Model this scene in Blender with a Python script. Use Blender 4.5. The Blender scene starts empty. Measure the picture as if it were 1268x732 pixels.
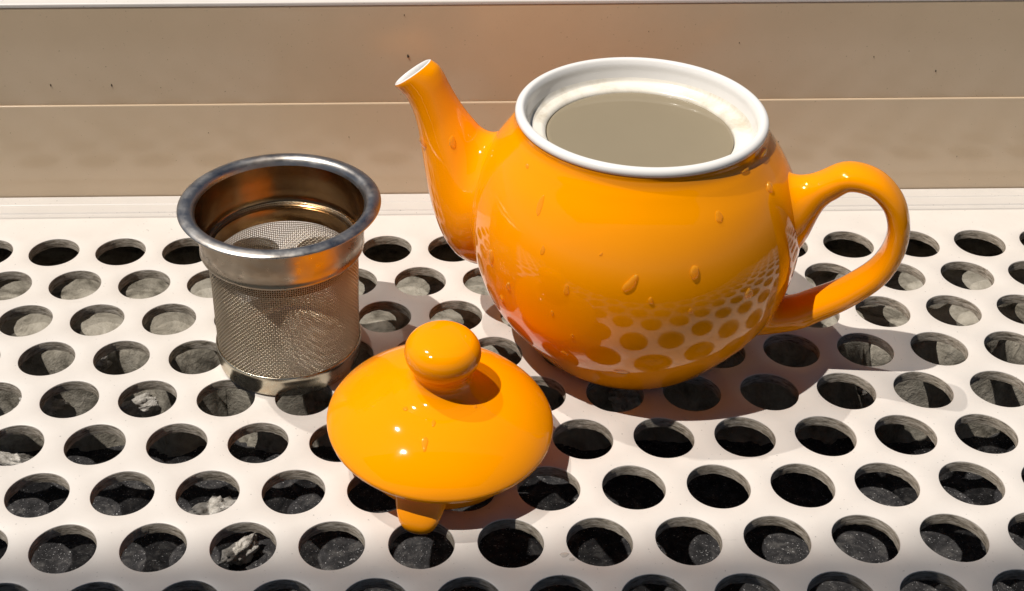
import bpy, math, random
import numpy as np
from mathutils import Vector, Matrix, Quaternion, noise

U = 0.028            # one unit of the plan below = the pitch of the hole pattern, 28 mm
scene = bpy.context.scene
col = scene.collection
R_ = math.radians

# ------------------------------------------------------------------ camera
cam = bpy.data.cameras.new('camera')
co = bpy.data.objects.new('camera', cam)
col.objects.link(co)
yaw, pitch, roll = 0.0150633, 0.5206400, 0.0018507
right = Vector((math.cos(yaw), -math.sin(yaw), 0))
fwd = Vector((math.sin(yaw) * math.cos(pitch), math.cos(yaw) * math.cos(pitch), -math.sin(pitch)))
up = Vector((math.sin(yaw) * math.sin(pitch), math.cos(yaw) * math.sin(pitch), math.cos(pitch)))
r2 = right * math.cos(roll) - up * math.sin(roll)
u2 = right * math.sin(roll) + up * math.cos(roll)
m = Matrix((r2, u2, -fwd)).transposed().to_4x4()
m.translation = Vector((4.04353, -11.03905, 11.09263)) * U
co.matrix_world = m
cam.sensor_width = 36.0
cam.lens = 36.0 * 1669.42 / 1268.0
cam.shift_x = 89.595 / 1268.0
cam.shift_y = -150.0 / 1268.0
cam.clip_start = 0.005
cam.clip_end = 200.0
scene.camera = co

# ------------------------------------------------------------------ light
SUN = Vector((-0.405, -0.183, 1.0)).normalized()      # towards the sun
world = bpy.data.worlds.new('World')
scene.world = world
world.use_nodes = True
nt = world.node_tree
bg = nt.nodes['Background']
sky = nt.nodes.new('ShaderNodeTexSky')
sky.sky_type = 'NISHITA'
sky.sun_disc = False
sky.air_density = 0.7
sky.dust_density = 0.3
sky.sun_elevation = math.asin(SUN.z)
sky.sun_rotation = math.atan2(SUN.x, SUN.y)
nt.links.new(sky.outputs[0], bg.inputs[0])
bg.inputs[1].default_value = 0.05

def sun_lamp(name, d, strength, colour):
    l = bpy.data.lights.new(name, 'SUN')
    l.energy = strength
    l.angle = R_(0.5)
    l.color = colour
    o = bpy.data.objects.new(name, l)
    col.objects.link(o)
    o.rotation_euler = (-d).to_track_quat('-Z', 'Y').to_euler()
    o.location = d * 2
    return o
sun_lamp('sun', SUN, 4.75, (1.0, 0.935, 0.86))
# the window above the frame throws a weaker, mirrored copy of the sun back onto the sill
# (the photograph shows the second set of shadows it casts)
sun_lamp('sun_reflected_by_window', Vector((SUN.x, -SUN.y * 1.1, SUN.z)), 1.75, (1.0, 0.935, 0.86))

scene.view_settings.view_transform = 'Standard'
scene.view_settings.look = 'None'
scene.view_settings.exposure = -0.31
scene.view_settings.gamma = 1.0
scene.view_settings.use_curve_mapping = False
scene.render.engine = 'CYCLES'
scene.cycles.max_bounces = 10
scene.cycles.diffuse_bounces = 5
scene.cycles.glossy_bounces = 6
scene.cycles.transmission_bounces = 8
scene.cycles.caustics_reflective = True
scene.cycles.caustics_refractive = True
scene.cycles.blur_glossy = 0.4

# ------------------------------------------------------------------ helpers
def tag(o, label=None, cat=None, group=None, kind=None):
    if label: o['label'] = label
    if cat: o['category'] = cat
    if group: o['group'] = group
    if kind: o['kind'] = kind
    return o

def empty(name, loc, rz=0.0):
    o = bpy.data.objects.new(name, None)
    o.empty_display_size = 0.01
    col.objects.link(o)
    o.location = Vector(loc) * U
    o.rotation_euler = (0, 0, rz)
    return o

def mesh_obj(name, verts, faces, mats, parent=None, smooth=True, sharp=None, fmat=None, loc=None):
    me = bpy.data.meshes.new(name)
    v = np.asarray(verts, dtype=float) * U
    me.from_pydata(v.tolist(), [], [tuple(int(i) for i in f) for f in faces])
    if not isinstance(mats, (list, tuple)): mats = [mats]
    for mm in mats: me.materials.append(mm)
    if fmat is not None: me.polygons.foreach_set('material_index', np.asarray(fmat, dtype=np.int32))
    me.polygons.foreach_set('use_smooth', np.full(len(me.polygons), bool(smooth)))
    me.validate()
    if smooth and sharp: me.set_sharp_from_angle(angle=R_(sharp))
    me.update()
    o = bpy.data.objects.new(name, me)
    col.objects.link(o)
    if parent: o.parent = parent
    if loc is not None: o.location = Vector(loc) * U
    return o

def box(x0, x1, y0, y1, z0, z1):
    v = [(x, y, z) for z in (z0, z1) for y in (y0, y1) for x in (x0, x1)]
    f = [(0, 2, 3, 1), (4, 5, 7, 6), (0, 1, 5, 4), (2, 6, 7, 3), (0, 4, 6, 2), (1, 3, 7, 5)]
    return v, f

def bevel_box(x0, x1, y0, y1, z0, z1, b):
    # section in y-z with rounded upper edges, extruded along x
    s = [(y0, z0)]
    for k in range(5):
        a = math.pi - k * math.pi / 8
        s.append((y0 + b + b * math.cos(a), z1 - b + b * math.sin(a)))
    for k in range(5):
        a = math.pi / 2 - k * math.pi / 8
        s.append((y1 - b + b * math.cos(a), z1 - b + b * math.sin(a)))
    s.append((y1, z0))
    n = len(s)
    v = [(x0, y, z) for y, z in s] + [(x1, y, z) for y, z in s]
    f = [(i, (i + 1) % n, n + (i + 1) % n, n + i) for i in range(n)]
    f += [tuple(range(n - 1, -1, -1)), tuple(range(n, 2 * n))]
    return v, f

def catm(k, v, t):
    k = np.asarray(k, float); v = np.asarray(v, float); t = np.asarray(t, float)
    g = np.gradient(v, k)
    i = np.clip(np.searchsorted(k, t) - 1, 0, len(k) - 2)
    h = k[i + 1] - k[i]; s = (t - k[i]) / h
    return (2*s**3 - 3*s**2 + 1)*v[i] + (s**3 - 2*s**2 + s)*h*g[i] + (-2*s**3 + 3*s**2)*v[i+1] + (s**3 - s**2)*h*g[i+1]

def spline2(pts, n):
    """smooth curve through 2-D points"""
    p = np.asarray(pts, float)
    d = np.concatenate([[0], np.cumsum(np.hypot(*np.diff(p, axis=0).T))])
    t = np.linspace(0, d[-1], n)
    return np.stack([catm(d, p[:, 0], t), catm(d, p[:, 1], t)], 1)

def revolve(prof, n=96, cap0=False, cap1=False, shear=None):
    prof = np.asarray(prof, float)
    a = np.arange(n) * 2 * math.pi / n
    v = []
    for r, z in prof:
        v += [(r * math.cos(t), r * math.sin(t), z) for t in a]
    f = []
    m_ = len(prof)
    for i in range(m_ - 1):
        for j in range(n):
            k = (j + 1) % n
            f.append((i * n + j, i * n + k, (i + 1) * n + k, (i + 1) * n + j))
    if cap0: f.append(tuple(range(n - 1, -1, -1)))
    if cap1: f.append(tuple((m_ - 1) * n + j for j in range(n)))
    v = np.array(v)
    if shear is not None: v[:, :2] += np.outer(v[:, 2], shear)
    return v, f

def grid_faces(nr, nc, close=True):
    f = []
    for i in range(nr - 1):
        for j in range(nc if close else nc - 1):
            k = (j + 1) % nc
            f.append((i * nc + j, i * nc + k, (i + 1) * nc + k, (i + 1) * nc + j))
    return f

# ------------------------------------------------------------------ materials
def new_mat(name):
    mt = bpy.data.materials.new(name)
    mt.use_nodes = True
    return mt, mt.node_tree, mt.node_tree.nodes['Principled BSDF']

def ramp(nt, src, stops):
    r = nt.nodes.new('ShaderNodeValToRGB')
    el = r.color_ramp.elements
    while len(el) < len(stops): el.new(0.5)
    for e, (p, c) in zip(el, stops):
        e.position = p
        e.color = (c[0], c[1], c[2], 1) if isinstance(c, (tuple, list)) else (c, c, c, 1)
    nt.links.new(src, r.inputs[0])
    return r

def tex_noise(nt, scale, detail=5, rough=0.55, dist=0.0, stretch=None):
    tc = nt.nodes.new('ShaderNodeTexCoord')
    src = tc.outputs['Object']
    if stretch:
        mp = nt.nodes.new('ShaderNodeMapping')
        mp.inputs['Scale'].default_value = stretch
        nt.links.new(src, mp.inputs[0]); src = mp.outputs[0]
    n = nt.nodes.new('ShaderNodeTexNoise')
    n.inputs['Scale'].default_value = scale
    n.inputs['Detail'].default_value = detail
    n.inputs['Roughness'].default_value = rough
    n.inputs['Distortion'].default_value = dist
    nt.links.new(src, n.inputs['Vector'])
    return n

def bump(nt, b, height, strength, dist):
    bp = nt.nodes.new('ShaderNodeBump')
    bp.inputs['Strength'].default_value = strength
    bp.inputs['Distance'].default_value = dist
    nt.links.new(height, bp.inputs['Height'])
    nt.links.new(bp.outputs[0], b.inputs['Normal'])
    return bp

def painted(name, c0, c1, rough, scale=60, bump_s=0.05, spec=0.5, speck=True):
    mt, nt, b = new_mat(name)
    n = tex_noise(nt, scale, 6, 0.6)
    r = ramp(nt, n.outputs['Fac'], [(0.35, c0), (0.65, c1)])
    out = r.outputs[0]
    if speck:
        v = tex_noise(nt, 900, 2, 0.5)
        rr = ramp(nt, v.outputs['Fac'], [(0.24, 0.55), (0.30, 1.0)])
        mx = nt.nodes.new('ShaderNodeMix'); mx.data_type = 'RGBA'; mx.blend_type = 'MULTIPLY'
        mx.inputs['Factor'].default_value = 1.0
        nt.links.new(out, mx.inputs['A']); nt.links.new(rr.outputs[0], mx.inputs['B'])
        out = mx.outputs['Result']
    nt.links.new(out, b.inputs['Base Color'])
    b.inputs['Roughness'].default_value = rough
    b.inputs['Specular IOR Level'].default_value = spec
    n2 = tex_noise(nt, 700, 3, 0.6)
    bump(nt, b, n2.outputs['Fac'], bump_s, 0.0003)
    return mt

M_PANEL = painted('panel_paint', (0.60, 0.563, 0.52), (0.64, 0.602, 0.558), 0.42, 40, 0.10)
def wear(mt, amount):
    nt = mt.node_tree; b = nt.nodes['Principled BSDF']
    src = b.inputs['Base Color'].links[0].from_socket
    for sc, st, lo, hi, k in ((14, (1, 1, 1), 0.60, 0.78, 0.10), (26, (1.0, 9.0, 1), 0.705, 0.72, 0.16), (31, (8.0, 1.0, 1), 0.715, 0.73, 0.14), (420, (1, 1, 1), 0.71, 0.76, 0.5)):
        n = tex_noise(nt, sc, 6, 0.62, 0.9, st)
        r = ramp(nt, n.outputs['Fac'], [(lo, 1.0), (hi, 1.0 - k * amount)])
        mx = nt.nodes.new('ShaderNodeMix'); mx.data_type = 'RGBA'; mx.blend_type = 'MULTIPLY'; mx.inputs['Factor'].default_value = 1.0
        nt.links.new(src, mx.inputs['A']); nt.links.new(r.outputs[0], mx.inputs['B'])
        src = mx.outputs['Result']
    nt.links.new(src, b.inputs['Base Color'])
wear(M_PANEL, 1.0)
M_STRIP = painted('sill_strip_lightened', (0.66, 0.625, 0.58), (0.70, 0.665, 0.62), 0.4, 30, 0.06)  # panel tone lightened to make up for the frame's shade on the strip
M_FRAME = painted('frame_paint', (0.61, 0.475, 0.325), (0.645, 0.505, 0.35), 0.15, 25, 0.04, 0.7)
M_FRAME_TOP = painted('frame_top_paint', (0.625, 0.588, 0.545), (0.665, 0.628, 0.585), 0.4, 30, 0.06)
M_SHADE_SLAB = painted('shade_slab_paint', (0.35, 0.32, 0.28), (0.4, 0.36, 0.31), 0.8, 5, 0.0, 0.2, False)

def core_material():
    mt, nt, b = new_mat('raw_board_edge')
    n = tex_noise(nt, 220, 6, 0.7, 0.4, (1, 1, 5))
    r = ramp(nt, n.outputs['Fac'], [(0.32, (0.09, 0.075, 0.055)), (0.47, (0.30, 0.262, 0.21)), (0.68, (0.55, 0.50, 0.43))])
    nt.links.new(r.outputs[0], b.inputs['Base Color'])
    b.inputs['Roughness'].default_value = 0.95
    b.inputs['Specular IOR Level'].default_value = 0.1
    n2 = tex_noise(nt, 500, 5, 0.7, 0.3, (1, 1, 4))
    bump(nt, b, n2.outputs['Fac'], 0.8, 0.0007)
    return mt
M_CORE = core_material()

def rubble_material(name, cols, scale, bs=0.9):
    mt, nt, b = new_mat(name)
    n = tex_noise(nt, scale, 8, 0.68, 0.6)
    r = ramp(nt, n.outputs['Fac'], [(0.33, cols[0]), (0.5, cols[1]), (0.68, cols[2])])
    nt.links.new(r.outputs[0], b.inputs['Base Color'])
    b.inputs['Roughness'].default_value = 0.92
    b.inputs['Specular IOR Level'].default_value = 0.25
    n2 = tex_noise(nt, scale * 3, 8, 0.7, 0.3)
    bump(nt, b, n2.outputs['Fac'], bs, 0.002)
    return mt
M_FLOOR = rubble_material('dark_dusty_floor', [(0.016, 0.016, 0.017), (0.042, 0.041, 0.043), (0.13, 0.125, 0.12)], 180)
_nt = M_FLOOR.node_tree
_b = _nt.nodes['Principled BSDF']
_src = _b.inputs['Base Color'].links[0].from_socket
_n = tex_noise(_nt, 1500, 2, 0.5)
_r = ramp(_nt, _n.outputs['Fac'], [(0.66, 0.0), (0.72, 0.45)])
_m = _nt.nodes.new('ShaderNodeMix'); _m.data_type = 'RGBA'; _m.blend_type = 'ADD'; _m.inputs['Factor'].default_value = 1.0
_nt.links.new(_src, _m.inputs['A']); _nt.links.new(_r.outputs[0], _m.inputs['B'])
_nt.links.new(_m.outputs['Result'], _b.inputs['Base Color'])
M_LEDGE = rubble_material('old_plaster_ledge', [(0.09, 0.08, 0.06), (0.31, 0.285, 0.235), (0.43, 0.40, 0.34)], 70)
M_LUMP = rubble_material('plaster_crumb', [(0.22, 0.20, 0.17), (0.58, 0.55, 0.50), (0.78, 0.75, 0.70)], 190)

def glaze(name, base, rough=0.05, dust=True):
    mt, nt, b = new_mat(name)
    n = tex_noise(nt, 18, 4, 0.5)
    c = Vector(base)
    r = ramp(nt, n.outputs['Fac'], [(0.3, tuple(c * 0.96)), (0.7, tuple(c * 1.02))])
    nt.links.new(r.outputs[0], b.inputs['Base Color'])
    b.inputs['IOR'].default_value = 1.46
    n3 = tex_noise(nt, 45, 6, 0.65)
    rr = ramp(nt, n3.outputs['Fac'], [(0.52, rough), (0.75, rough + 0.10)])
    nt.links.new(rr.outputs[0], b.inputs['Roughness'])
    n2 = tex_noise(nt, 55, 2, 0.5)
    bump(nt, b, n2.outputs['Fac'], 0.10, 0.0006)
    return mt
M_ORANGE = glaze('orange_glaze', (0.96, 0.320, 0.0))
M_WHITE = glaze('white_glaze', (0.80, 0.785, 0.755), 0.12)
M_INNER = rubble_material('stained_white_glaze', [(0.55, 0.49, 0.38), (0.76, 0.72, 0.63), (0.80, 0.775, 0.72)], 30, 0.05)
M_INNER.node_tree.nodes['Principled BSDF'].inputs['Roughness'].default_value = 0.18
M_INNER.node_tree.nodes['Principled BSDF'].inputs['Specular IOR Level'].default_value = 0.5

def steel(name, base, rough, stain=0.5, aniso=0.0, scale=60):
    mt, nt, b = new_mat(name)
    n = tex_noise(nt, scale, 7, 0.65, 0.5, (1, 1, 1.6))
    brown = (0.30, 0.17, 0.07)
    c = Vector(base)
    r = ramp(nt, n.outputs['Fac'], [(0.32, tuple(c * (1 - stain) + Vector(brown) * stain)), (0.5, tuple(c * 0.93)), (0.75, tuple(c))])
    nt.links.new(r.outputs[0], b.inputs['Base Color'])
    b.inputs['Metallic'].default_value = 1.0
    n2 = tex_noise(nt, 160, 6, 0.7)
    rr = ramp(nt, n2.outputs['Fac'], [(0.3, rough * 0.7), (0.7, rough * 1.4)])
    nt.links.new(rr.outputs[0], b.inputs['Roughness'])
    n3 = tex_noise(nt, 300, 4, 0.6, 0, (1, 1, 12))
    bump(nt, b, n3.outputs['Fac'], 0.025, 0.0003)
    return mt
M_STEEL = steel('stainless_steel', (0.44, 0.37, 0.29), 0.30, 0.45, scale=28)
M_LINING = steel('tea_stained_steel', (0.43, 0.27, 0.13), 0.20, 0.8, scale=22)
M_RIM = steel('dull_rim_steel', (0.50, 0.485, 0.46), 0.36, 0.35)
M_BASE = steel('base_ring_steel', (0.56, 0.52, 0.42), 0.24, 0.5)
mt, nt_, b = new_mat('mesh_wire_steel')
n = tex_noise(nt_, 25, 3, 0.5)
r = ramp(nt_, n.outputs['Fac'], [(0.3, (0.46, 0.385, 0.28)), (0.7, (0.60, 0.53, 0.43))])
nt_.links.new(r.outputs[0], b.inputs['Base Color'])
b.inputs['Metallic'].default_value = 1.0
b.inputs['Roughness'].default_value = 0.33
M_WIRE = mt

mt, nt_, b = new_mat('water_drop')
# thin beads: light mostly goes straight through to the glaze, the curved skin mirrors the sky and sun
mx_ = nt_.nodes.new('ShaderNodeBsdfTransparent'); mx_.inputs[0].default_value = (0.96, 0.95, 0.93, 1)
gl_ = nt_.nodes.new('ShaderNodeBsdfGlossy'); gl_.inputs['Roughness'].default_value = 0.05
fr_ = nt_.nodes.new('ShaderNodeFresnel'); fr_.inputs['IOR'].default_value = 1.45
mx2_ = nt_.nodes.new('ShaderNodeMixShader')
ge_ = nt_.nodes.new('ShaderNodeNewGeometry')
su_ = nt_.nodes.new('ShaderNodeMath'); su_.operation = 'SUBTRACT'; su_.inputs[0].default_value = 1.0
nt_.links.new(ge_.outputs['Backfacing'], su_.inputs[1])
mu_ = nt_.nodes.new('ShaderNodeMath'); mu_.operation = 'MULTIPLY'
nt_.links.new(su_.outputs[0], mu_.inputs[0]); nt_.links.new(fr_.outputs[0], mu_.inputs[1])
nt_.links.new(mu_.outputs[0], mx2_.inputs[0])
df_ = nt_.nodes.new('ShaderNodeBsdfDiffuse'); df_.inputs[0].default_value = (0.97, 0.45, 0.02, 1)  # orange diffuse paints in the light scattered inside the bead
mx3_ = nt_.nodes.new('ShaderNodeMixShader'); mx3_.inputs[0].default_value = 0.32
nt_.links.new(mx_.outputs[0], mx3_.inputs[1]); nt_.links.new(df_.outputs[0], mx3_.inputs[2])
nt_.links.new(mx3_.outputs[0], mx2_.inputs[1]); nt_.links.new(gl_.outputs[0], mx2_.inputs[2])
nt_.links.new(mx2_.outputs[0], nt_.nodes['Material Output'].inputs['Surface'])
M_DROP = mt

M_CLEAR = M_DROP.copy(); M_CLEAR.name = 'clear_water_drop'
for nd in M_CLEAR.node_tree.nodes:
    if nd.type == 'BSDF_DIFFUSE': nd.inputs[0].default_value = (0.6, 0.57, 0.53, 1)  # scattered light painted in the panel's tone instead
mt, nt_, b = new_mat('cloudy_tea_water')
n = tex_noise(nt_, 20, 3, 0.5)
r = ramp(nt_, n.outputs['Fac'], [(0.3, (0.25, 0.208, 0.138)), (0.7, (0.27, 0.226, 0.152))])
nt_.links.new(r.outputs[0], b.inputs['Base Color'])
b.inputs['IOR'].default_value = 1.33
b.inputs['Roughness'].default_value = 0.02
M_TEA = mt

mt, nt_, b = new_mat('dirt_speck')
b.inputs['Base Color'].default_value = (0.08, 0.06, 0.04, 1)
b.inputs['Roughness'].default_value = 0.9
M_SPECK = mt

# ------------------------------------------------------------------ setting: perforated sill panel
HOLE = 0.3707
TH = 0.155
ROW = 0.866

def perforated_panel():
    seg = 48
    ang = np.arange(seg) * 2 * math.pi / seg
    # hexagon (apothem .5, flats facing +-x) sampled at the same angles
    hexr = 0.5 / np.cos((ang + math.pi / 6) % (math.pi / 3) - math.pi / 6)
    hx, hy = hexr * np.cos(ang), hexr * np.sin(ang)
    b = 0.012
    rings = [(None, 0.0), (HOLE + b, 0.0), (HOLE + b * 0.35, -b * 0.3), (HOLE, -b), (HOLE, -TH + 0.004), (None, -TH)]
    verts, faces, fm = [], [], []
    rows = range(-2, 8)
    rng = random.Random(3)
    for rI in rows:
        y0 = rI * ROW
        off = 0.0 if rI % 2 == 0 else 0.5
        for c in range(-6, 18):
            x0 = c + off
            base = len(verts)
            jx, jy = rng.uniform(-.004, .004), rng.uniform(-.004, .004)
            ph = rng.uniform(0, 6.28)
            for k, (rad, z) in enumerate(rings):
                for j in range(seg):
                    if rad is None:
                        verts.append((x0 + hx[j], y0 + hy[j], z))
                    else:
                        rr = rad + 0.0025 * math.sin(3 * ang[j] + ph) + (rng.uniform(-.006, .006) if k == 4 else 0)
                        verts.append((x0 + jx + rr * math.cos(ang[j]), y0 + jy + rr * math.sin(ang[j]), z))
            for k in range(len(rings) - 1):
                for j in range(seg):
                    j2 = (j + 1) % seg
                    faces.append((base + k * seg + j, base + k * seg + j2, base + (k + 1) * seg + j2, base + (k + 1) * seg + j))
                    fm.append(1 if k >= 3 else 0)
    # solid margin along the back, butted to the zig-zag of the last row of cells: a plain board from there on
    return verts, faces, fm
v, f, fm = perforated_panel()
v = np.array(v)
# the zig-zag back edge of the last row of cells (three corners per cell) is drawn out to the plain margin
YB = 7.02
nb = v.tolist(); nf = list(f); nm = list(fm)
for c in range(-6, 18):
    x0 = c + 0.5
    yc = 7 * ROW
    lo_, mid_ = yc + 0.5 * math.tan(math.pi / 6), yc + 0.5 / math.cos(math.pi / 6)
    for zt_ in (0.0, -TH):
        b0 = len(nb)
        nb += [(x0 - .5, lo_, zt_), (x0, mid_, zt_), (x0 + .5, lo_, zt_), (x0 + .5, YB, zt_), (x0, YB, zt_), (x0 - .5, YB, zt_)]
        q = [(b0, b0 + 1, b0 + 4, b0 + 5), (b0 + 1, b0 + 2, b0 + 3, b0 + 4)]
        nf += q if zt_ == 0 else [t[::-1] for t in q]
        nm += [0, 0]
    b0 = len(nb)
    nb += [(x0 - .5, YB, 0), (x0 + .5, YB, 0), (x0 + .5, YB, -TH), (x0 - .5, YB, -TH)]
    nf.append((b0, b0 + 3, b0 + 2, b0 + 1)); nm.append(0)
v, f, fm = nb, nf, nm
panel = mesh_obj('sill_panel', v, f, [M_PANEL, M_CORE], smooth=True, sharp=35, fmat=fm)
tag(panel, kind='structure')

# moulded strip between the panel and the frame, with three shallow ridges
sec = [(7.07, -0.5), (7.07, -0.03), (7.085, -0.012), (7.15, -0.010), (7.165, -0.022), (7.19, -0.022), (7.205, -0.004), (7.40, 0.0), (7.412, -0.004), (7.43, -0.004), (7.442, 0.006), (7.66, 0.012), (7.66, -0.5)]
nsec = len(sec)
v = [(-7, y, z) for y, z in sec] + [(19, y, z) for y, z in sec]
f = [(i, (i + 1) % nsec, nsec + (i + 1) % nsec, nsec + i) for i in range(nsec)] + [tuple(range(nsec - 1, -1, -1)), tuple(range(nsec, 2 * nsec))]
tag(mesh_obj('sill_strip', v, f, M_STRIP, smooth=False), kind='structure')
v, f = box(-7, 19, 6.98, 7.10, -0.5, -0.075)
v = np.array(v); v[:, 1] = np.where(v[:, 1] < 7, 7.022, 7.068)
tag(mesh_obj('sill_joint', v, f, M_STRIP, smooth=False), kind='structure')

# cavity under the panel
def sheet(x0, x1, y0, y1, nx, ny, zf):
    xs = np.linspace(x0, x1, nx); ys = np.linspace(y0, y1, ny)
    vv = [(x, y, zf(x, y)) for y in ys for x in xs]
    return vv, [(j * nx + i, j * nx + i + 1, (j + 1) * nx + i + 1, (j + 1) * nx + i) for j in range(ny - 1) for i in range(nx - 1)]
def nz(x, y, s, seed=0.0): return noise.noise(Vector((x * s, y * s, seed)))
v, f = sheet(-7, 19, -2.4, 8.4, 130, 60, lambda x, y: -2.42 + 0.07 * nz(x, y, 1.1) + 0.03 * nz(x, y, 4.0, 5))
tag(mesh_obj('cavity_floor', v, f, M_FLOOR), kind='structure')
def ledge_z(x, y):
    e = 4.35 + 0.28 * nz(x, 0, 1.3, 9) + 0.10 * nz(x, 0, 5, 3)
    t = min(1, max(0, (y - e) / 0.35)); t = t * t * (3 - 2 * t)
    return -2.55 + (1.72 + 0.05 * nz(x, y, 2.0, 2) + 0.035 * nz(x, y, 7.0, 4)) * t
v, f = sheet(-7, 19, 3.7, 8.4, 200, 60, ledge_z)
tag(mesh_obj('plaster_ledge', v, f, M_LEDGE), kind='structure')
v, f = box(-7.2, 19.2, 8.4, 8.6, -2.7, -0.55)
tag(mesh_obj('cavity_back_wall', v, f, M_LEDGE, smooth=False), kind='structure')
v, f = box(-7.2, 19.2, -2.55, -2.35, -2.7, -0.17)
tag(mesh_obj('cavity_front_board', v, f, M_CORE, smooth=False), kind='structure')

# window frame behind
win = empty('window_frame', (6, 7.68, 0))
tag(win, 'beige painted window frame with one long joint behind the teapot', 'window frame')
v, f = bevel_box(-13, 13, 0.0, 0.9, -0.6, 1.640, 0.022)
mesh_obj('lower_rail', v, f, M_FRAME, win, sharp=50)
v, f = bevel_box(-13, 13, 0.035, 0.9, 1.646, 3.262, 0.012)
mesh_obj('upper_rail', v, f, M_FRAME, win, sharp=50)
v, f = bevel_box(-13, 13, 0.03, 1.6, 3.266, 3.325, 0.03)
mesh_obj('top_cap', v, f, M_FRAME_TOP, win, sharp=50)
rng = random.Random(11)
sv, sf = [], []
for (x, z, s) in [(-7.65, 1.98, .022), (-6.72, 1.97, .026), (-2.15, 2.42, .03), (-4.08, .75, .02), (-2.2, 3.1, .014), (2.9, 2.6, .012),
                  (6.0, 2.1, .02), (5.0, 2.35, .014), (1.5, 2.8, .012), (-5.3, 1.15, .012), (6.6, .6, .012), (3.7, .9, .013), (-3.1, 1.05, .012)]:
    base = len(sv)
    y = 0.0 if z < 1.64 else 0.035
    n_ = 7
    for k in range(n_):
        a = k * 6.283 / n_
        q = s * rng.uniform(.6, 1.3)
        sv.append((x + q * 0.6 * math.cos(a), y - 0.002, z + q * math.sin(a)))
    sv.append((x, y - s * 0.6, z))
    for k in range(n_): sf.append((base + k, base + (k + 1) % n_, base + n_))
o = mesh_obj('dirt_specks', sv, sf, M_SPECK, win)
o['kind'] = 'stuff'

# eave added out of view, high up in front: its edge shades the front of the sill
v, f = box(-130, 90, -110, -15.25, 80, 83)
tag(mesh_obj('shade_slab', v, f, M_SHADE_SLAB, smooth=False), kind='structure')

# ------------------------------------------------------------------ teapot
TP = (6.813, 3.842, 0.0)
PHI = R_(-17)
H = 3.474
KZ = [0, .03, .08, .25, .45, .65, .82, .90, .935, .952]
KR = [1.20, 1.31, 1.458, 1.885, 2.094, 2.079, 1.842, 1.652, 1.572, 1.552]
def RB(z): return float(catm(KZ, KR, min(max(z / H, 0), .952)))
SHEAR = (-0.012 * math.cos(PHI), 0.012 * math.sin(PHI))
pot = empty('teapot', TP, PHI)
tag(pot, 'shiny orange ceramic teapot without its lid, filled with cloudy water', 'teapot')

prof = [(0.0, 0.05), (1.05, 0.05), (1.10, 0.0), (1.17, 0.0), (1.21, 0.02)]
prof += [(RB(z), z) for z in np.concatenate([np.linspace(0.06, .9 * H, 90), np.linspace(.905 * H, .952 * H, 16)])]
prof += [(1.549, .960 * H), (1.553, .966 * H), (1.545, .9705 * H), (1.47, .971 * H)]
v, f = revolve(prof, 160, shear=SHEAR)
mesh_obj('body', v, f, M_ORANGE, pot, sharp=60)
# white lip and gallery
lip = spline2([(1.52, .970 * H), (1.553, .9715 * H), (1.564, .980 * H), (1.552, .992 * H), (1.515, .9995 * H), (1.470, .9985 * H), (1.436, .985 * H),
               (1.415, .955 * H), (1.395, .930 * H)], 40)
mesh_obj('rim', *revolve(lip, 160, shear=SHEAR), M_WHITE, pot)
gal = spline2([(1.395, .930 * H), (1.37, .918 * H), (1.28, .912 * H), (1.21, .909 * H), (1.18, .902 * H), (1.168, .89 * H), (1.165, .85 * H), (1.24, .80 * H)], 44)
mesh_obj('lid_seat', *revolve(gal, 160, shear=SHEAR), M_INNER, pot)

def body_pt(a, z, lift=0.0):
    """point on the body; a measured from local +x"""
    r = RB(z)
    dz = 0.01
    sl = (RB(z + dz) - RB(z - dz)) / (2 * dz)
    n = Vector((math.cos(a), math.sin(a), -sl)).normalized()
    return Vector((r * math.cos(a) + SHEAR[0] * z, r * math.sin(a) + SHEAR[1] * z, z)) + n * lift, n

def hermite(p0, t0, p1, t1, s):
    return p0 * (2*s**3 - 3*s**2 + 1) + t0 * (s**3 - 2*s**2 + s) + p1 * (-2*s**3 + 3*s**2) + t1 * (s**3 - s**2)

NT = 48
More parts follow.
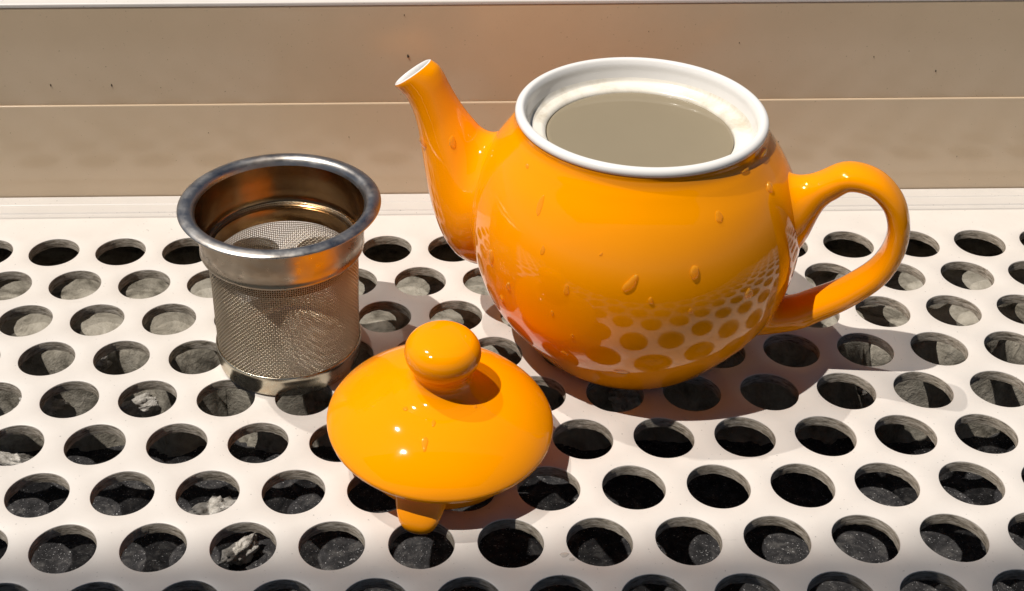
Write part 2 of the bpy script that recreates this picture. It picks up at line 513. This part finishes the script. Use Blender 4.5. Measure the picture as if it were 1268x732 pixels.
# --- spout: rings given by their upper and lower edge in the plane of the handle
drop_spots = []
def spout():
    low = [(-2.83, 2.20), (-2.885, 2.55), (-2.945, 2.885), (-3.01, 3.09), (-3.09, 3.235), (-3.17, 3.32), (-3.24, 3.372)]
    top = [(-2.15, 2.90), (-2.30, 3.08), (-2.435, 3.28), (-2.53, 3.45), (-2.61, 3.61), (-2.675, 3.705), (-2.755, 3.755)]
    wid = [0.42, 0.37, 0.325, 0.295, 0.27, 0.25, 0.23]
    L = spline2(low, 30); T = spline2(top, 30)
    Wd = catm(np.linspace(0, 1, 7), wid, np.linspace(0, 1, 30))
    rings = []
    for l, t, w in zip(L, T, Wd):
        c = Vector(((l[0] + t[0]) / 2, 0, (l[1] + t[1]) / 2))
        a = Vector(((t[0] - l[0]) / 2, 0, (t[1] - l[1]) / 2))
        rings.append([c + a * math.cos(q) + Vector((0, w, 0)) * math.sin(q) for q in np.arange(NT) * 2 * math.pi / NT])
    # filleted root
    zc, hh, hw = 1.88, 0.98, 0.36
    cen, _ = body_pt(math.pi, zc)
    root = []
    n_r = 22
    foot = []
    for j in range(NT):
        q = j * 2 * math.pi / NT
        z = zc + hh * math.cos(q); a = math.pi - hw * math.sin(q)
        p0, n = body_pt(a, z, -0.004)
        tang = (cen - p0); tang -= n * tang.dot(n); tang.normalize()
        p1 = rings[0][j]
        d = (p1 - p0).length
        w = 0.5 - 0.35 * math.cos(q)          # the underside springs out of the body, the top flows along it
        t0 = (tang * (1 - w) + n * w).normalized() * d * 1.15
        t1 = (rings[1][j] - rings[0][j]).normalized() * d * 1.0
        foot.append([hermite(p0, t0, p1, t1, s) for s in np.linspace(0, 1, n_r)])
    allr = [[foot[j][i] for j in range(NT)] for i in range(n_r)] + rings[1:]
    # rounded edge at the mouth
    last = rings[-1]
    c = sum(last, Vector()) / NT
    nrm = Vector((-0.56, 0, 0.83))
    allr.append([c + (p - c) * 0.965 + nrm * 0.018 for p in last])
    vv = [tuple(p) for r in allr for p in r]
    ff = grid_faces(len(allr), NT)
    mesh_obj('spout', vv, ff, M_ORANGE, pot)
    drop_spots.append((rings[9][31], (rings[9][31] - sum(rings[9], Vector()) / NT).normalized()))
    drop_spots.append((rings[3][40], (rings[3][40] - sum(rings[3], Vector()) / NT).normalized()))
    # white mouth: flat edge and hollow throat
    mr = []
    for s, h_ in ((0.965, 0.018), (0.90, 0.028), (0.83, 0.020), (0.78, -0.02), (0.74, -0.12)):
        mr.append([c + (p - c) * s + nrm * h_ for p in last])
    for i in (24, 16, 8):
        cc = sum(rings[i], Vector()) / NT
        mr.append([cc + (p - cc) * 0.72 for p in rings[i]])
    vv = [tuple(p) for r in mr for p in r]
    mesh_obj('spout_mouth', vv, grid_faces(len(mr), NT) + [tuple((len(mr) - 1) * NT + j for j in range(NT))], M_WHITE, pot)
spout()

def handle():
    C = [(2.29, 2.73), (2.52, 2.895), (2.84, 2.862), (3.07, 2.665), (3.205, 2.35), (3.215, 2.03), (3.105, 1.67), (2.79, 1.28), (2.28, 0.885)]
    P = spline2(C, 60)
    D = np.gradient(P, axis=0); D /= np.linalg.norm(D, axis=1)[:, None]
    s = np.linspace(0, 1, 60)
    ra = catm([0, .15, .4, .6, .85, 1], [.185, .15, .135, .142, .168, .188], s)
    wi = catm([0, .15, .4, .6, .85, 1], [.245, .255, .265, .27, .275, .29], s)
    rings = []
    for p, d, a, w in zip(P, D, ra, wi):
        out = Vector((-d[1], 0, d[0]))       # away from the loop
        c = Vector((p[0], 0, p[1]))
        rings.append([c + out * a * math.copysign(abs(math.cos(q))**0.9, math.cos(q)) + Vector((0, -w, 0)) * math.copysign(abs(math.sin(q))**0.9, math.sin(q))
                      for q in np.arange(NT) * 2 * math.pi / NT])
    def root(zc, hh, hw, ring, nxt, flip, k0, k1):
        cen, _ = body_pt(0, zc)
        rows = []
        for j in range(NT):
            q = j * 2 * math.pi / NT
            z = zc + hh * math.cos(q) * flip
            a = -hw * math.sin(q)
            p0, n = body_pt(a, z, -0.004)
            tang = cen - p0; tang -= n * tang.dot(n); tang.normalize()
            d = (ring[j] - p0).length
            t0 = (tang * .75 + n * .45).normalized() * d * k0
            t1 = (nxt[j] - ring[j]).normalized() * d * k1
            rows.append([hermite(p0, t0, ring[j], t1, s_) for s_ in np.linspace(0, 1, 18)])
        return [[rows[j][i] for j in range(NT)] for i in range(18)]
    up_ = root(2.33, 0.50, 0.20, rings[0], rings[1], 1, 0.9, 0.9)
    lo_ = root(0.66, 0.33, 0.22, rings[-1], rings[-2], -1, 0.9, 0.9)
    # direction of the last rings: tangents must leave the root towards the handle
    allr = up_ + rings[1:-1] + lo_[::-1]
    vv = [tuple(p) for r in allr for p in r]
    mesh_obj('handle', vv, grid_faces(len(allr), NT), M_ORANGE, pot)
handle()

# cloudy water standing in the pot
wv, wf = revolve([(0.0, 3.02), (1.16, 3.02), (1.164, 3.115), (1.155, 3.122), (1.12, 3.118), (0.0, 3.118)], 96)
tea = mesh_obj('tea_water', wv, wf, M_TEA, None, sharp=50, loc=(TP[0] - 0.012 * 3.1, TP[1], 0))
tag(tea, 'cloudy olive brown water filling the open orange teapot', 'water')

# ------------------------------------------------------------------ lid
LX, LY, LZ, LR, LH = 4.233, 1.455, 0.573, 1.350, 0.55
lid = empty('teapot_lid', (LX, LY, 0))
tag(lid, 'orange ceramic teapot lid with round knob lying in front of the teapot', 'lid')
TX, TY = 0.030, -0.045
def tilt(v):
    v = np.array(v, float)
    w = v.copy(); zz = v[:, 2] - LZ
    w[:, 0] = v[:, 0] + TX * zz; w[:, 1] = v[:, 1] + TY * zz
    w[:, 2] = v[:, 2] - TX * v[:, 0] - TY * v[:, 1]
    return w
dome = [(1.17, LZ - 0.10), (1.25, LZ - 0.085), (1.315, LZ - 0.060), (1.345, LZ - 0.025), (LR, LZ + 0.008)]
RHO0 = 0.43
def dome_z(rho): return LZ + 0.015 + LH * (1 - rho ** 2.35) ** 0.75
for rho in np.concatenate([np.array([0.998, 0.993, 0.985, 0.975, 0.96, 0.945, 0.93, 0.915, 0.9]), np.linspace(0.88, RHO0, 40)]):
    dome.append((LR * rho, dome_z(rho)))
dome_sp = dome
v, f = revolve(dome_sp, 128)
mesh_obj('dome', tilt(v), f, M_ORANGE, lid)
# flange under the dome: its foot stands on the panel
fl = [(1.17, LZ - 0.10), (1.04, LZ - 0.12), (1.0, LZ - 0.20), (0.99, 0.15), (0.97, 0.06), (0.93, 0.045), (0.90, 0.09), (0.89, LZ - 0.1)]
v, f = revolve(spline2(fl, 60), 128)
mesh_obj('flange', tilt(v), f, M_ORANGE, lid)
# knob with a flared neck
zt = dome_z(RHO0)
kn = spline2([(LR * RHO0, zt), (0.50, zt + 0.032), (0.41, zt + 0.085), (0.352, zt + 0.155), (0.335, zt + 0.22), (0.352, zt + 0.29), (0.400, zt + 0.375), (0.436, zt + 0.46), (0.444, zt + 0.53),
              (0.426, zt + 0.61), (0.366, zt + 0.69), (0.258, zt + 0.742), (0.115, zt + 0.768), (0.0, zt + 0.772)], 80)
kn[-1, 0] = 0.0
v, f = revolve(kn, 72)
mesh_obj('knob', tilt(v), f, M_ORANGE, lid)
# locking lug: a rounded tongue that drops into a hole of the panel
def lug():
    az = math.atan2(0.36 - LY, 4.00 - LX)
    e = Vector((math.cos(az), math.sin(az), 0)); s_ = Vector((-math.sin(az), math.cos(az), 0))
    rings = []
    n_ = 32
    prof_ = [(0.50, 1.04, .10, .37), (0.38, 1.08, .12, .355), (0.28, 1.13, .14, .33), (0.20, 1.175, .165, .30), (0.13, 1.195, .175, .27), (0.06, 1.19, .17, .235), (0.0, 1.175, .145, .19), (-0.04, 1.16, .10, .13), (-0.055, 1.15, .05, .06)]
    for z, rr, th, w in prof_:
        ring = []
        for j in range(n_):
            q = j * 2 * math.pi / n_
            cx_ = math.copysign(abs(math.cos(q)) ** .8, math.cos(q)); sx_ = math.copysign(abs(math.sin(q)) ** .8, math.sin(q))
            ring.append(e * (rr + th * cx_) + s_ * (w * 0.86 * sx_) + Vector((0, 0, z)))
        rings.append(ring)
    vv = [tuple(p) for r in rings for p in r]
    ff = grid_faces(len(rings), n_) + [tuple((len(rings) - 1) * n_ + j for j in range(n_))]
    o = mesh_obj('locking_lug', tilt(vv), ff, M_ORANGE, lid)
    md = o.modifiers.new('soften', 'SUBSURF'); md.levels = 1; md.render_levels = 2
lug()

# ------------------------------------------------------------------ tea infuser
INF = (2.250, 3.505, 0.0)
inf = empty('tea_infuser', INF)
tag(inf, 'cylindrical stainless steel tea infuser of fine wire mesh with wide rim', 'tea infuser')
rimp = spline2([(1.062, 2.300), (1.078, 2.345), (1.11, 2.385), (1.155, 2.402), (1.215, 2.396), (1.262, 2.378), (1.278, 2.362), (1.268, 2.348), (1.21, 2.360), (1.15, 2.362),
                (1.112, 2.345), (1.09, 2.318), (1.082, 2.290)], 60)
mesh_obj('rim', *revolve(rimp, 128), M_RIM, inf)
colp = spline2([(1.082, 2.290), (1.070, 2.15), (1.055, 1.95), (1.040, 1.86), (1.040, 1.80), (1.050, 1.765), (1.040, 1.745), (1.005, 1.740), (0.965, 1.742)], 40).tolist()
mesh_obj('collar', *revolve(colp, 128), M_STEEL, inf)
coli = spline2([(0.925, 1.745), (0.945, 1.762), (0.985, 1.785), (1.008, 1.83), (1.025, 1.95), (1.045, 2.15), (1.062, 2.300)], 34).tolist()
mesh_obj('collar_lining', *revolve([(0.965, 1.742)] + coli, 128), M_LINING, inf)
slv = [(0.925, 1.745), (0.906, 1.74), (0.898, 1.70), (0.896, 1.545), (0.900, 1.535), (0.908, 1.545), (0.910, 1.70), (0.925, 1.745)]
mesh_obj('sleeve', *revolve(slv, 128), M_LINING, inf, sharp=40)
bp = spline2([(0.930, 0.315), (0.955, 0.335), (0.962, 0.315), (0.958, 0.22), (0.948, 0.10), (0.928, 0.03), (0.895, 0.0), (0.80, 0.0), (0.76, 0.02), (0.77, 0.05), (0.86, 0.06), (0.905, 0.12), (0.922, 0.22), (0.930, 0.315)], 70)
mesh_obj('base_ring', *revolve(bp, 128), M_BASE, inf)

def tubes(paths, closed, rad, sides=4):
    """paths: array (n, k, 3) with frames: (n,k,3) side vector A and B"""
    P, A, B = paths
    n, k, _ = P.shape
    ang = np.arange(sides) * 2 * np.pi / sides + np.pi / 4
    V = (P[:, :, None, :] + rad * (np.cos(ang)[None, None, :, None] * A[:, :, None, :] + np.sin(ang)[None, None, :, None] * B[:, :, None, :])).reshape(-1, 3)
    i = np.arange(n)[:, None, None]; s = np.arange(sides)[None, None, :]
    kk = k if closed else k - 1
    j = np.arange(kk)[None, :, None]; j2 = (j + 1) % k; s2 = (s + 1) % sides
    q = np.stack([i * k * sides + j * sides + s, i * k * sides + j * sides + s2, i * k * sides + j2 * sides + s2, i * k * sides + j2 * sides + s], -1).reshape(-1, 4)
    return V, q

def fast_mesh(name, parts, mat, parent):
    off = 0; Vs = []; Qs = []
    for V, q in parts:
        Vs.append(V); Qs.append(q + off); off += len(V)
    V = np.concatenate(Vs) * U; Q = np.concatenate(Qs)
    me = bpy.data.meshes.new(name)
    me.vertices.add(len(V)); me.vertices.foreach_set('co', V.ravel())
    me.loops.add(Q.size); me.loops.foreach_set('vertex_index', Q.ravel().astype(np.int32))
    me.polygons.add(len(Q))
    me.polygons.foreach_set('loop_start', np.arange(0, Q.size, 4, dtype=np.int32))
    me.polygons.foreach_set('loop_total', np.full(len(Q), 4, dtype=np.int32))
    me.polygons.foreach_set('use_smooth', np.ones(len(Q), dtype=bool))
    me.materials.append(mat)
    me.update(calc_edges=True); me.validate()
    o = bpy.data.objects.new(name, me); col.objects.link(o); o.parent = parent
    o['kind'] = 'stuff'
    return o

NV, NR, WR, AMP = 208, 57, 0.0056, 0.0052
Z0, Z1 = 0.20, 1.80
def mesh_r(z): return 0.925 + (z - 0.2) / 1.6 * 0.030
def bulge(a, z): return 0.006 * np.sin(3 * a + 1.0) * np.sin(np.pi * (z - Z0) / (Z1 - Z0)) + 0.004 * np.sin(7 * a + 5 * z)
a = np.arange(2 * NV) * np.pi / NV
zr = np.linspace(Z0, Z1, NR)
sgn = np.where(np.arange(2 * NV) % 2 == 0, np.where((np.arange(2 * NV) // 2) % 2 == 0, 1.0, -1.0), 0.0)
par = np.where(np.arange(NR) % 2 == 0, 1.0, -1.0)
rr = mesh_r(zr)[:, None] + AMP * sgn[None, :] * par[:, None] + bulge(a[None, :], zr[:, None])
radial = np.stack([np.cos(a), np.sin(a), 0 * a], 1)
P = np.concatenate([rr[:, :, None] * radial[None, :, :2], np.broadcast_to(zr[:, None, None], (NR, 2 * NV, 1))], 2)
A = np.broadcast_to(radial[None], P.shape); B = np.broadcast_to(np.array([0, 0, 1.0]), P.shape)
t_ring = tubes((P, A, B), True, WR)
av = np.arange(NV) * 2 * np.pi / NV
zz = np.linspace(Z0, Z1, 2 * NR - 1)
sz = np.where(np.arange(2 * NR - 1) % 2 == 0, np.where((np.arange(2 * NR - 1) // 2) % 2 == 0, 1.0, -1.0), 0.0)
pv = np.where(np.arange(NV) % 2 == 0, 1.0, -1.0)
rv = mesh_r(zz)[None, :] - AMP * pv[:, None] * sz[None, :] + bulge(av[:, None], zz[None, :])
rad_v = np.stack([np.cos(av), np.sin(av)], 1)
P = np.concatenate([rv[:, :, None] * rad_v[:, None, :], np.broadcast_to(zz[None, :, None], (NV, 2 * NR - 1, 1))], 2)
A = np.broadcast_to(np.concatenate([rad_v, np.zeros((NV, 1))], 1)[:, None, :], P.shape)
B = np.broadcast_to(np.stack([-rad_v[:, 1], rad_v[:, 0], np.zeros(NV)], 1)[:, None, :], P.shape)
t_ver = tubes((P, A, B), False, WR)
fast_mesh('wire_mesh_wall', [t_ring, t_ver], M_WIRE, inf)
# mesh floor
parts = []
pt = 0.028
nn = int(0.88 / pt)
for axis in (0, 1):
    for i in range(-nn, nn + 1):
        x = i * pt
        hl = math.sqrt(max(0.0, 0.885 ** 2 - x * x))
        m_ = int(hl / (pt / 2))
        if m_ < 2: continue
        idx = np.arange(-m_, m_ + 1)
        t = idx * pt / 2
        s = np.where(idx % 2 == 0, np.where((idx // 2 + i) % 2 == 0, 1.0, -1.0), 0.0) * AMP * (1 if axis == 0 else -1)
        p = np.zeros((1, len(t), 3)); p[0, :, axis] = t; p[0, :, 1 - axis] = x; p[0, :, 2] = 0.085 + s
        A = np.zeros_like(p); A[..., 1 - axis] = 1; B = np.zeros_like(p); B[..., 2] = 1
        parts.append(tubes((p, A, B), False, WR))
fast_mesh('wire_mesh_floor', parts, M_WIRE, inf)

# ------------------------------------------------------------------ water drops on the teapot
def drop_mesh(w, l, h, seed, slant=0.0):
    """flattened bead: x across, y down the slope, z out of the surface"""
    n_, k_ = 20, 7
    vv, ff = [], []
    for i in range(k_):
        t = i / (k_ - 1) * math.pi / 2
        for j in range(n_):
            q = j * 2 * math.pi / n_
            rr_ = 1 + 0.10 * math.sin(2 * q + seed) + 0.07 * math.sin(3 * q + 2 * seed) + 0.04 * math.sin(5 * q + seed)
            y = math.sin(q)
            wx = w * (1.0 + 0.16 * y)           # a little heavier at the lower end
            px_ = wx * math.cos(q) * rr_ * math.cos(t) ** 0.55
            py_ = l * y * rr_ * math.cos(t) ** 0.55
            vv.append((px_ + slant * py_, py_, h * math.sin(t)))
    ff = grid_faces(k_, n_)
    return vv, ff

def place_drop(a_world_deg, z, w, l, h, label, seed):
    a_ = R_(a_world_deg) - PHI
    p, n = body_pt(a_, z, 0.001)
    M3 = Matrix.Rotation(PHI, 3, 'Z')
    p = M3 @ p + Vector(TP); n = M3 @ n
    down = Vector((0, 0, -1)); down -= n * down.dot(n); down.normalize()
    side = down.cross(n)
    vv, ff = drop_mesh(w * .70, l * .74, h * .9, seed, 0.45 if 'slanting' in label and 'below' not in label else 0.08 * math.sin(seed))
    # tilt of runs: slight
    o = mesh_obj('water_drop', vv, ff, M_DROP, None, sharp=60)
    m4 = Matrix((side, down, n)).transposed().to_4x4()
    m4.translation = p * U
    o.matrix_world = m4
    tag(o, label, 'water drop', 'water drops on the teapot')
    return o
DR = [(-99.6, 2.26, .085, .15, .035, 'long slanting water drop in the middle of the teapot belly'),
      (-79.1, 2.381, .07, .125, .04, 'thick water drop on the teapot belly right of the middle one'),
      (-93.0, 2.059, .045, .06, .022, 'small water drop just below the long slanting one on the belly'),
      (-153.4, 1.922, .08, .14, .03, 'tall water drop at the left edge of the teapot belly below the spout'),
      (-143.7, 1.691, .05, .09, .028, 'upper water drop of the close pair at lower left of the belly'),
      (-148.8, 1.386, .05, .07, .028, 'lower water drop of the close pair at lower left of the belly'),
      (-136.8, 2.851, .06, .16, .010, 'faint long water run on the upper left shoulder of the teapot'),
      (-67.4, 2.915, .07, .09, .020, 'flat water drop on the upper right shoulder of the teapot'),
      (-37.6, 2.956, .075, .10, .035, 'water drop just above the upper handle joint of the teapot'),
      (-58.6, 1.937, .08, .10, .03, 'round water drop low on the right of the belly near the handle'),
      (-100.6, 0.795, .16, .06, .02, 'wide flat water drop near the bottom centre of the teapot'),
      (-120.0, 2.026, .05, .10, .014, 'faint water drop left of the belly middle'),
      (-30.4, 3.268, .17, .055, .05, 'bead of water caught under the white lip above the handle'),
      (-122.3, 0.95, .07, .05, .018, 'little water drop near the bottom left of the teapot'),
      (-125.0, 1.62, .035, .05, .014, 'tiny water bead on the lower left belly between the pair and the bottom'),
      (-118.0, 1.35, .03, .045, .012, 'tiny water bead low on the belly left of the reflected holes'),
      (-130.5, 2.404, .04, .09, .010, 'faint short water run under the left shoulder of the teapot'),
      (-151.8, 3.114, .05, .035, .012, 'small water smear close to the lip on the spout side'),
      (-110.0, 2.55, .022, .03, .010, 'tiny water bead above left of the long slanting drop'),
      (-47.2, 3.24, .10, .035, .028, 'small bead of water under the front right of the white lip'),
      (-80.0, 1.889, .035, .05, .014, 'tiny water bead below the thick drop right of the middle')]
for i, (a_, z, w, l, h, lab) in enumerate(DR):
    place_drop(a_, z, w, l, h, lab, i * 1.7)

# drops on the spout
for i, (p, n) in enumerate(drop_spots):
    M3 = Matrix.Rotation(PHI, 3, 'Z')
    n = M3 @ n; p = M3 @ p + Vector(TP)
    down = Vector((0, 0, -1)); down -= n * down.dot(n); down.normalize()
    vv, ff = drop_mesh(.065 - .015 * i, .11 - .03 * i, .035 - .01 * i, 3.1 + i)
    o = mesh_obj('water_drop', vv, ff, M_DROP, None, sharp=60)
    m4 = Matrix((down.cross(n), down, n)).transposed().to_4x4(); m4.translation = p * U
    o.matrix_world = m4
    tag(o, ['large water drop on the left side of the spout', 'small water drop on the spout nearer the body'][i], 'water drop', 'water drops on the teapot')
# drops on the lid and on the panel
def place_flat(x, y, z, n, w, l, h, label, seed, cat_group):
    n = Vector(n).normalized()
    side = Vector((1, 0, 0)); side -= n * side.dot(n); side.normalize()
    down = n.cross(side)
    vv, ff = drop_mesh(w, l, h, seed)
    o = mesh_obj('water_drop', vv, ff, M_CLEAR if 'panel' in cat_group else M_DROP, None, sharp=60)
    m4 = Matrix((side, down, n)).transposed().to_4x4()
    m4.translation = Vector((x, y, z)) * U
    o.matrix_world = m4
    tag(o, label, 'water drop', cat_group)
for i, (dx, dy, w, l, lab) in enumerate([(-.20, -.86, .035, .09, 'smeared water drop in front of the knob on the lid'),
                                    (-.42, -.40, .03, .035, 'small water bead on the left slope of the lid'),
                                    (.38, -.36, .028, .03, 'small water bead on the lid just right of the knob'),
                                    (-.10, -.62, .022, .05, 'short water streak between knob and smear on the lid')]):
    rho = math.hypot(dx, dy) / LR
    sl = (dome_z(rho + .01) - dome_z(rho - .01)) / (.02 * LR)
    z = dome_z(rho)
    n_ = Vector((-sl * dx / (rho * LR) + TX, -sl * dy / (rho * LR) + TY, 1))
    p = tilt([(dx, dy, z)])[0]
    place_flat(LX + p[0], LY + p[1], p[2] + 0.001, n_, w, l, .012, lab, i * 2.3, 'water drops on the lid')
for i, (x, y, w, l, lab) in enumerate([(5.58, -.20, .05, .035, 'small clear water drop on the panel between two front holes right of the lid'),
                                    (5.66, -.27, .03, .025, 'tiny clear water drop beside the small one on the panel')]):
    place_flat(x, y, 0.001, (0, 0, 1), w, l, .012, lab, i * 1.9, 'water drops on the panel')

# ------------------------------------------------------------------ crumbs lying under the panel, seen through the holes
def crumb(x, y, z, sx, sy, sz, seed, label):
    n_, k_ = 30, 19
    vv = []
    for i in range(k_):
        th = math.pi * i / (k_ - 1)
        for j in range(n_):
            q = j * 2 * math.pi / n_
            d = Vector((math.sin(th) * math.cos(q), math.sin(th) * math.sin(q), math.cos(th)))
            r = 1 + 0.55 * noise.noise(d * 1.4 + Vector((seed, 0, 0))) + 0.45 * noise.noise(d * 3.2 + Vector((0, seed, 0))) + 0.25 * noise.noise(d * 7.5 + Vector((0, 0, seed)))
            d = d * r
            vv.append((d.x * sx, d.y * sy, d.z * sz))
    o = mesh_obj('plaster_crumb', vv, grid_faces(k_, n_), M_LUMP, None, loc=(x, y, z))
    o.rotation_euler = (0, 0, seed * 2.1)
    tag(o, label, 'plaster crumb', 'crumbs under the panel')
CR = [(1.59, 2.15, -2.24, .30, .12, .13, 'curled pale crumb in the hole left of the lid, second row from the front'),
      (1.05, 2.98, -2.30, .30, .16, .10, 'ragged pale crumb in the hole diagonally behind the curled crumb'),
      (-0.12, 4.42, -1.62, .34, .12, .12, 'slanting pale crumb in the hole in front of the infuser on its left'),
      (-1.55, 4.45, -1.62, .30, .13, .14, 'pale crumb pile in the second hole left of the infuser'),
      (-1.9, 4.03, -2.28, .36, .10, .08, 'thin pale crumb in the leftmost hole of its row'),
      (6.97, 4.38, -1.55, .22, .16, .16, 'grey lump in the hole under the belly of the teapot'),
      (8.55, 5.0, -1.02, .18, .10, .07, 'white flake in the hole in the teapot shadow near the handle'),
      (10.72, 4.5, -1.62, .24, .16, .13, 'speckled crumb in the hole at the edge of the handle shadow'),
      (10.55, 5.05, -1.03, .085, .075, .08, 'bright white chip in the hole below the handle'),
      (0.55, 4.78, -1.03, .10, .26, .08, 'pale stick shaped crumb in the hole beside the infuser'),
      (-0.62, 4.75, -1.03, .22, .12, .09, 'broken pale crumb in the hole left of the stick shaped one'),
      (5.05, 4.85, -1.03, .16, .14, .09, 'light crumb in the hole between lid knob and teapot')]
for i, c in enumerate(CR):
    crumb(*c[:6], i * 1.37 + .4, c[6])
